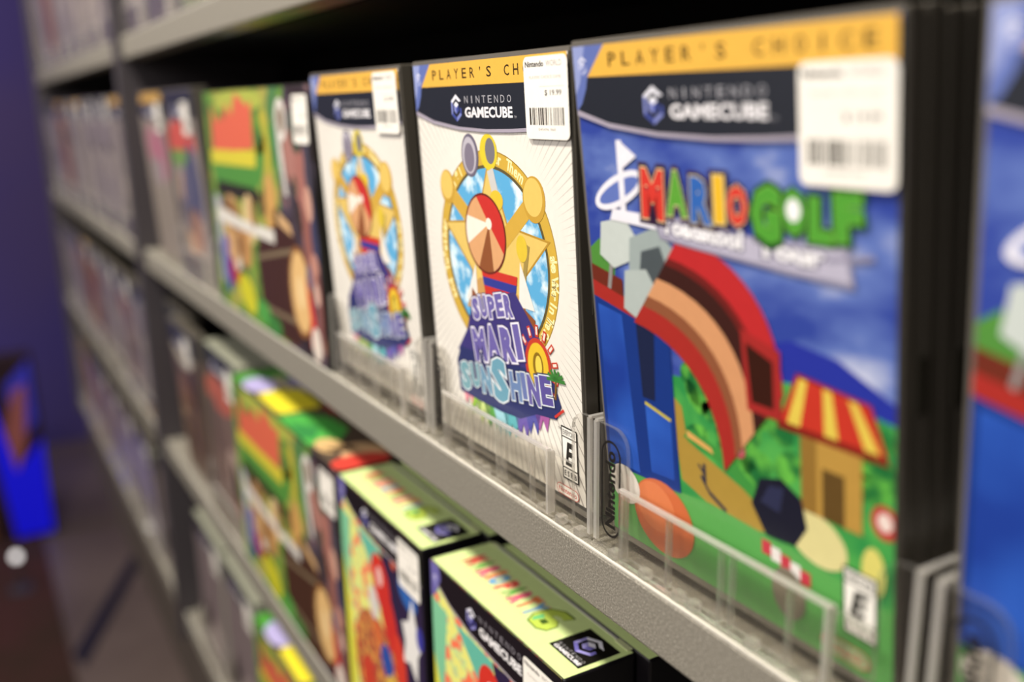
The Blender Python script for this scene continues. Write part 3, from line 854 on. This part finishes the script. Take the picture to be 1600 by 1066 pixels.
def holder(x0, z, label, group, full=True):
    t = empty('acrylic_case_holder', (x0 * MM, 0, z * MM))
    tag(t, label, 'display holder', group)
    tr = cached_mb('hb', acry_body, 'tray', t)
    cached_mb('ht', acry_tab_l, 'front_tab', t)
    cached_mb('ht2', acry_tab_r, 'front_tab', t)
    pk = cached_mb('hp', acry_pocket, 'label_pocket', t)
    cached_mb('hp2', acry_back, 'front_panel', t)
    if full:
        for x in (21, 47, 74, 79, 104, 120):
            cached_mb(('rib', x), lambda: MB().box(x, x + 1.1, 1.9, 4.4, 2.0, 29.6, EDGE), 'rib', pk)
        for x in (-0.1, HW - 1.9):
            cached_mb(('rim', x), lambda: MB().box(x, x + 2.0, 4.6, 74, 51.4, 52.4, RAIL).box(x, x + 2.0, 4.0, 5.4, 2.0, 51.6, RAIL), 'polished_rim', tr)
        for x in (14, 33, 52, 60, 88, 112, 126, 140):   # moulded feet that clip on the rail
            cached_mb(('clip', x), lambda: MB().box(x, x + 4, 0.8, 4.8, 0.1, 3.4, EDGE), 'rail_clip', t)
        cached('logo', logo_art, 'printed_logo', t, 'front', (11.2, 4.2, 26.5), 0.05)
    return t

# ------------------------------------------------------------------ shelving
PITCH = 259.0
UPX = -860.0
shelving = empty('display_shelving', (-0.86, 0.1, -1.2))
tag(shelving, 'long grey metal display shelving with dark uprights, running off to the left', 'shelving')
def adopt(o):
    o.parent = shelving
    o.matrix_parent_inverse = Matrix.Translation(-Vector(shelving.location))
    return o
SHM = M('#8a8780', 0.5, 0.0, 0.4, 0.2)
BACK = M('#100c0d', 0.8, 0.0, 0.2)
POST = M('#4b464a', 0.45, 0.0, 0.4, 0.3)
def shelf(x0, x1, ztop):
    b = MB()
    prof = [(0.0, ztop - 1.2), (0.4, ztop - .3), (1.2, ztop), (196, ztop), (196, ztop - 3), (3.0, ztop - 3), (3.0, ztop - 22), (22, ztop - 22), (22, ztop - 25), (1.2, ztop - 25), (0.3, ztop - 24.4), (0.0, ztop - 23.6)]
    b.prism(prof, x0, x1, LIP, axis='x')
    o = adopt(b.build('shelf'))
    u = MB()
    u.box(x0 + 4, x1 - 4, 23, 190, ztop - 26, ztop - 21, BACK)  # near-black plate covering the underside behind the lip
    s = u.build('shelf_underside'); s.parent = o
    e = MB()
    e.box(x0, x1, 0.2, 1.3, ztop - 0.3, ztop + 0.8, M('#cfcabf', 0.3, 0.2, 0.6))
    r = e.build('rail_strip', o, bevel=0.2)
    return o
for zt in (PITCH, 0.0, -PITCH, -2 * PITCH):
    shelf(UPX + 1, 444, zt)
    shelf(-2078, UPX - 25, zt)
for x in (UPX - 24, 445, -2102):
    b = MB().box(x, x + 24, -8, 196, -560, 620, POST)
    adopt(b.build('upright', bevel=1.0))
b = MB().box(-2078, 444, 196.5, 205, -700, 620, BACK)
adopt(b.build('back_panel'))
b = MB().box(-2078, 444, 10, 196, -700, -545, M('#4a423c', 0.6)); 
adopt(b.build('plinth'))

# ------------------------------------------------------------------ things on the shelves
L_FAR = 0.0485
def stack_behind(x, y, z, lean, yaw, n, who, art=None):
    for k in range(n):
        dy = 15.4 * (k + 1)
        lab = 'black game case %s %s' % (('directly behind', 'second behind', 'third behind')[k], who)
        game_case(None, None, (x - dy * math.sin(yaw), y + dy, z), lean, yaw, lab, None, sticker=False, printed=False)

# middle shelf, near bay
sun_a = game_case('sun', art_sun, (-17.4, 9.2, 3.6), 0.0485, 0.0095, 'white sunburst game case in sharp focus, gold ring on its cover', 'game cases facing out on the middle shelf')
sun_b = game_case('sun', art_sun, (-169.2, 9.4, 3.2), 0.0485, 0.004, 'blurred white sunburst game case left of the sharply focused one', 'game cases facing out on the middle shelf', st_pos=(101, 156))
golf = game_case('golf', art_golf, (132.3, 11.6, 4.6), 0.1075, 0.0017, 'large blue sky golf game case in the foreground, white sticker top right', 'game cases facing out on the middle shelf', st_pos=(103.6, 147.3))
golf2 = game_case('golf', art_golf, (283.5, 11.0, 4.6), 0.080, 0.0017, 'blue golf game case cut off by the right edge of the photo', 'game cases facing out on the middle shelf', st_pos=(103.6, 147.3))
stack_behind(132.3, 11.6, 4.6, 0.1075, 0.0017, 3, 'the foreground blue golf case')
stack_behind(-17.4, 9.2, 3.6, 0.0485, 0.0095, 1, 'the sharply focused white sunburst case')
stack_behind(-169.2, 9.4, 3.2, 0.0485, 0.004, 1, 'the blurred white sunburst case')
for x0, who in ((129.3, 'under the foreground blue golf case'), (-20.4, 'under the sharply focused white sunburst case'), (-172.2, 'under the blurred white sunburst case'), (280.5, 'at the right edge under the cut-off golf case')):
    holder(x0, 0.9, 'clear acrylic holder with black pill logo ' + who, 'clear acrylic holders on the middle shelf')

def wide_box(x, y, z, label):
    t = empty('drum_game_box', (x * MM, y * MM, z * MM))
    tag(t, label, 'boxed game', 'wide jungle picture boxes')
    cached_mb('wb', lambda: MB().box(0, 287, 0, 90, 0, 187, M('#17140f', 0.45)), 'carton', t, bevel=0.8)
    cached('jf', art_jungle, 'printed_front', t)
    cached('jt', art_jungle_top, 'printed_top', t, 'top', (0, 0, 187))
    cached('st', sticker_art, 'price_sticker', t, 'front', (251, 0, 149), 1.0)
    return t
wide_box(-460, 0.8, 1.0, 'wide jungle picture box on the middle shelf left of the white cases')
wide_box(-458, 0.6, -PITCH + 1, 'wide jungle picture box on the lower shelf beside the green-topped box')
wide_box(-468, 3.0, -2 * PITCH + 1, 'wide jungle picture box on the lowest shelf, only its colourful top corner showing')

def party_box(x, y, z, label, front=True):
    t = empty('party_game_box', (x * MM, y * MM, z * MM))
    tag(t, label, 'boxed game', 'green-topped party game boxes')
    def carton():
        b = MB(); k = M('#131014', 0.4)
        b.box(0, 135.5, 0, 38.8, 0, 187, k)
        return b
    cached_mb('pc', carton, 'carton', t, bevel=1.2, seg=3)
    def flap():
        b = MB(); g = M('#c3c99a', 0.5)
        b.box(4, 10, 36.8, 39.8, 186.8, 187.6, g); b.box(10, 122, 38.2, 39.2, 186.2, 187.5, M('#b9b7ae', 0.5)); b.box(122, 132, 36.8, 39.8, 186.8, 187.6, g)
        return b
    cached_mb('pf', flap, 'tuck_flap', t)
    if front:
        cached('paf', art_party, 'printed_front', t)
        cached('st', sticker_art, 'price_sticker', t, 'front', (102, 0, 151), 1.0)
    cached('pat', art_party_top, 'printed_top', t, 'top', (0, 0, 187))
    return t
pz = -PITCH + 1
party_box(-22.5, 0.5, pz, 'green-topped black party game box nearest the camera on the lower shelf')
party_box(-168.5, 0.5, pz, 'green-topped black party game box left of the nearest one, sticker at its corner')
party_box(-14.0, 40.6, pz + 0.5, 'second green-topped box tucked behind the nearest party game box', False)
party_box(-162.0, 40.6, pz + 0.5, 'second green-topped box tucked behind the left party game box', False)

# cases between the jungle box and the upright (middle shelf)
red_cov = lambda: art_blank('#8f8580', ['#5b5a70', '#a07a68', '#6c6468'], False, 11, accents=((60, 140, 62, 22, '#c25548', 0), (50, 122, 60, 9, '#6f8f4c', 0), (40, 60, 18, 50, '#b59478', 8), (96, 100, 22, 40, '#4a4d68', 10)))
ora_cov = lambda: art_blank('#8e8378', ['#94888a', '#8b8174'], True, 12, accents=((50, 132, 32, 22, '#a8707c', 0), (96, 120, 24, 28, '#a8687a', 0)))
game_case('c2', red_cov, (-640, 9.4, 3.4), L_FAR, 0, 'blurred grey game case with red band, beside the jungle picture box', 'game cases facing out on the middle shelf', st_pos=(84, 146))
game_case('c3', ora_cov, (-788, 9.4, 3.4), L_FAR, 0, 'blurred grey game case with orange top, second left of the jungle box', 'game cases facing out on the middle shelf', st_pos=(96, 146))
game_case('c3', ora_cov, (-850, 30.0, 3), L_FAR, 0, 'blurred orange-topped game case peeking out next to the dark upright', 'game cases facing out on the middle shelf', st_pos=(26, 150))
for x0, who in ((-643, 'under the blurred case with red band'),):
    holder(x0, 0.9, 'blurred clear acrylic holder ' + who, 'clear acrylic holders on the middle shelf')

# lower shelf left of the jungle box
GT = M('#8f9080', 0.55)
def plain_box(x, y, z, w, d, h, key, art, label, sticker=True, group='grey-topped game boxes'):
    t = empty('game_box', (x * MM, y * MM, z * MM))
    tag(t, label, 'boxed game', group)
    cached_mb(('pb', w, d, h), lambda: MB().box(0, w, 0, d, 0, h, GT), 'carton', t, bevel=1.0)
    cached(key, art, 'printed_front', t)
    if sticker: cached('st', sticker_art, 'price_sticker', t, 'front', (98, 0, 146), 0.8)
    return t
dark_cov = lambda: art_blank('#5c4a40', ['#7a5a48', '#3c2c28', '#9a8068', '#4a3a36'], False, 21, accents=((66, 170, 60, 30, '#b0a898', 0),))
rose_cov = lambda: art_blank('#6d5a54', ['#8a5a50', '#5a4a48', '#a08a80'], False, 22, accents=((60, 140, 60, 18, '#a85a4c', 0),))
plain_box(-608, 8, pz + 2.3, 138, 120, 187, 'rose', rose_cov, 'grey-topped game box left of the lower jungle box')
case_d = game_case('dark', dark_cov, (-742, 8, pz + 2), L_FAR, 0, 'dark brown game case with white sticker left of the lower grey-topped box', 'game cases facing out on the lower shelf', st_pos=(78, 150))
case_e = game_case('dark', dark_cov, (-852, 26, pz + 2), L_FAR, 0, 'dark brown game case on the lower shelf hard against the upright', 'game cases facing out on the lower shelf', st_pos=(50, 150))
for x0, who in ((-612, 'in front of the grey-topped box on the lower shelf'),):
    holder(x0, pz - .1, 'blurred clear acrylic holder ' + who, 'clear acrylic holders on the lower shelf')
# lowest shelf
lz = -2 * PITCH + 1
for k, (x, lab) in enumerate(((-621, 'grey-topped box on the lowest shelf next to the jungle box'), (-766, 'grey-topped box on the lowest shelf, second from the jungle box'), )):
    plain_box(x, 8, lz + 2.3, 136, 110, 187, 'mauve', lambda: art_blank('#74686a', ['#8a7c7a', '#65585c', '#9a8d88'], False, 31), lab)
    holder(x - 5, lz - .1, 'clear holder around the ' + lab, 'clear acrylic holders on the lowest shelf', False)
plain_box(-1030, 8, lz, 136, 110, 187, 'mauve', None, 'grey-topped box on the lowest shelf just left of the dark upright')

# upper shelf, near bay: only the feet of these show
up = PITCH + 1
grey_cov = lambda: art_blank('#857c7c', ['#9a9088', '#766c70', '#a39a90'], False, 41)
green_cov = lambda: art_blank('#b9c49a', ['#8fae60', '#d8dcc0', '#70904a'], False, 42)
for k, (x, f, key, lab) in enumerate(((-846, grey_cov, 'grey', 'grey game case on the top shelf just right of the upright'), (-696, grey_cov, 'grey', 'grey game case on the top shelf, second right of the upright'), (-546, green_cov, 'green', 'pale green game case on the top shelf above the jungle box'))):
    game_case(key, f, (x, 9, up + 2), 0.03, 0, lab, 'game cases on the top shelf of the near bay', sticker=False)
    holder(x - 3, up - .1, 'clear holder on the top shelf under the ' + ('first grey' if k == 0 else 'second grey' if k == 1 else 'pale green') + ' case', 'clear acrylic holders on the top shelf', False)

# far bay beyond the upright
random.seed(19)
ORD = ['nearest', 'second', 'third', 'fourth', 'fifth', 'sixth', 'seventh', 'farthest']
FAR = {
 'fa': lambda: art_blank('#8b8182', ['#9c928e', '#7a7076', '#a89c94'], False, 51),
 'fb': lambda: art_blank('#948a84', ['#a59a92', '#857a7a', '#b0a49a'], True, 52),
 'fc': lambda: art_blank('#8a5a40', ['#a8683c', '#7a3f34', '#94704a'], True, 53),
 'fd': lambda: art_blank('#857c86', ['#9a919a', '#6f6870', '#a89c98'], False, 54),
 'fe': lambda: art_blank('#7d6a68', ['#8f5f58', '#6a5a60', '#9a8a86'], False, 55),
}
word = {'fa': 'grey', 'fb': 'pale grey', 'fc': 'brown-orange', 'fd': 'mauve', 'fe': 'dusky rose'}
rows = [('top', up, ['fa', 'fb', 'fb', 'fa', 'fa', 'fc', 'fd', 'fb']), ('middle', 1.0, ['fb', 'fa', 'fa', 'fb', 'fa', 'fc', 'fd', 'fd']),
        ('lower', pz, ['fa', 'fe', 'fa', 'fe', 'fc', 'fe', 'fd', 'fa']), ('lowest', lz, ['fa', 'fd', 'fa', 'fd', 'fe', 'fd', 'fc', 'fa'])]
for row, z, keys in rows:
    for k, key in enumerate(keys):
        x = UPX - 26 - 146 - 148.6 * k
        if row == 'lowest' and k == 0: continue
        game_case(key, FAR[key], (x + 3, 9.2, z + 2), L_FAR, 0, '%s game case in the far bay, %s shelf, %s to the upright' % (word[key], row, ORD[k] if k not in (7,) else 'farthest from'
                  ) if k != 7 else '%s game case in the far bay, %s shelf, at the far left end' % (word[key], row), 'blurred game cases on the %s shelf of the far bay' % row, sticker=(k < 5))
        holder(x, z - .1, 'clear holder under the %s case on the %s shelf of the far bay' % (('%s' % ORD[k]) , row), 'clear acrylic holders on the %s shelf of the far bay' % row, False)

# ------------------------------------------------------------------ the shop behind
def struct(o):
    o['kind'] = 'structure'
    return o
FLOORM = noise_mat('grey_brown_floor', '#5c4f48', '#6a5c54', 2.0, 0.4, 0.6, 3, rough=0.45)
b = MB().box(-6000, 3000, -4000, 1500, -1260, -1250, FLOORM)
fl = struct(b.build('floor'))
REDC = noise_mat('dark_red_brown_carpet', '#342014', '#40201c', 3.0, 0.4, 0.6, 2, rough=0.9)
b = MB().box(-6000, 3000, -2600, -105, -1250, -1244, REDC)
rug = tag(b.build('carpet'), 'dark red-brown carpet on the floor at the bottom left', 'carpet')
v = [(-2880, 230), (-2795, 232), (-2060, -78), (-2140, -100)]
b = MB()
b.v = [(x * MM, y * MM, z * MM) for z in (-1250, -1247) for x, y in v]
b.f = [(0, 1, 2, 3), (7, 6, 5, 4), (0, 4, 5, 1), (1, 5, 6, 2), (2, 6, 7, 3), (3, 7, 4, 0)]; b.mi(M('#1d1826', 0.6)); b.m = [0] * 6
tag(b.build('dark_floor_strip'), 'dark strip running across the grey-brown floor under the shelving', 'floor strip')  # thin dark strip laid diagonally on the floor
def glow(name, col, s_):
    m, nt, bb = bsdf(name)
    bb.inputs['Base Color'].default_value = lin(col)
    bb.inputs['Emission Color'].default_value = lin(col)
    bb.inputs['Emission Strength'].default_value = s_
    return m
t = tag(empty('display_pedestal', (-2.98, -0.13, -1.244)), 'tall pedestal with glowing blue panels standing far off at the left', 'display pedestal')
def at_(o, t): 
    o.parent = t; o.matrix_parent_inverse = Matrix.Translation(-Vector(t.location))
    return o
at_(MB().box(-3060, -3000, -232, -60, -1244, -600, M('#2a1620', 0.5)).build('body', bevel=4), t)
at_(MB().prism([(-180, -1235), (-66, -1235), (-62, -900), (-150, -1000), (-196, -740), (-228, -760)], -3000, -2994, glow('blue_light_panel', '#0808c0', 0.55), axis='x').build('lower_light_panel'), t)
at_(MB().prism([(-140, -930), (-72, -830), (-70, -620), (-150, -700)], -3000, -2994, glow('dim_blue_light_panel', '#2a2a9c', 0.35), axis='x').build('upper_light_panel'), t)
at_(MB().prism([(-150, -1000), (-110, -900), (-90, -700), (-130, -720), (-170, -860)], -2993, -2988, M('#a05c58', 0.5), axis='x').build('red_trim_strip'), t)
t = tag(empty('floor_lamp', (-2.6, -0.194, -1.244)), 'small lamp with round white globe near the floor at the far left', 'lamp')
def ball(name, r, mat, loc, parent):
    me = D.meshes.new(name); bm = bmesh.new()
    bmesh.ops.create_uvsphere(bm, u_segments=24, v_segments=16, radius=r * MM)
    for f in bm.faces: f.smooth = True
    bm.to_mesh(me); bm.free(); me.materials.append(mat)
    o = D.objects.new(name, me); COL.objects.link(o); o.parent = parent; o.location = [c * MM for c in loc]
    return o
ball('globe', 13, glow('white_globe', '#f4f0ee', 1.6), (0, 0, 113), t)
MB().box(-4, 4, -4, 4, 6, 102, POST).build('pole', t)
MB().box(-30, 30, -30, 30, 0, 7, POST).build('base', t, bevel=2)
t = tag(empty('display_crate', (-3.1, -0.32, -1.244)), 'orange-brown crate at the left edge behind the white globe lamp', 'crate')
MB().box(-60, 60, -85, 78, 0, 330, M('#7a4a1c', 0.6)).build('crate_body', t, bevel=3)
MB().box(-64, 64, -89, 82, 330, 344, M('#b5842c', 0.6)).build('lid', t, bevel=2)
WALLM = noise_mat('deep_blue_wall', '#413763', '#483c5e', 1.2, 0.4, 0.6, 2, rough=0.8)
b = MB().box(-4020, -4000, -4000, 1500, -1250, 1600, WALLM)
struct(b.build('wall_left'))
b = MB().box(-4000, 3000, 400, 420, -1250, 1600, M('#201c22', 0.8))
struct(b.build('wall_back'))
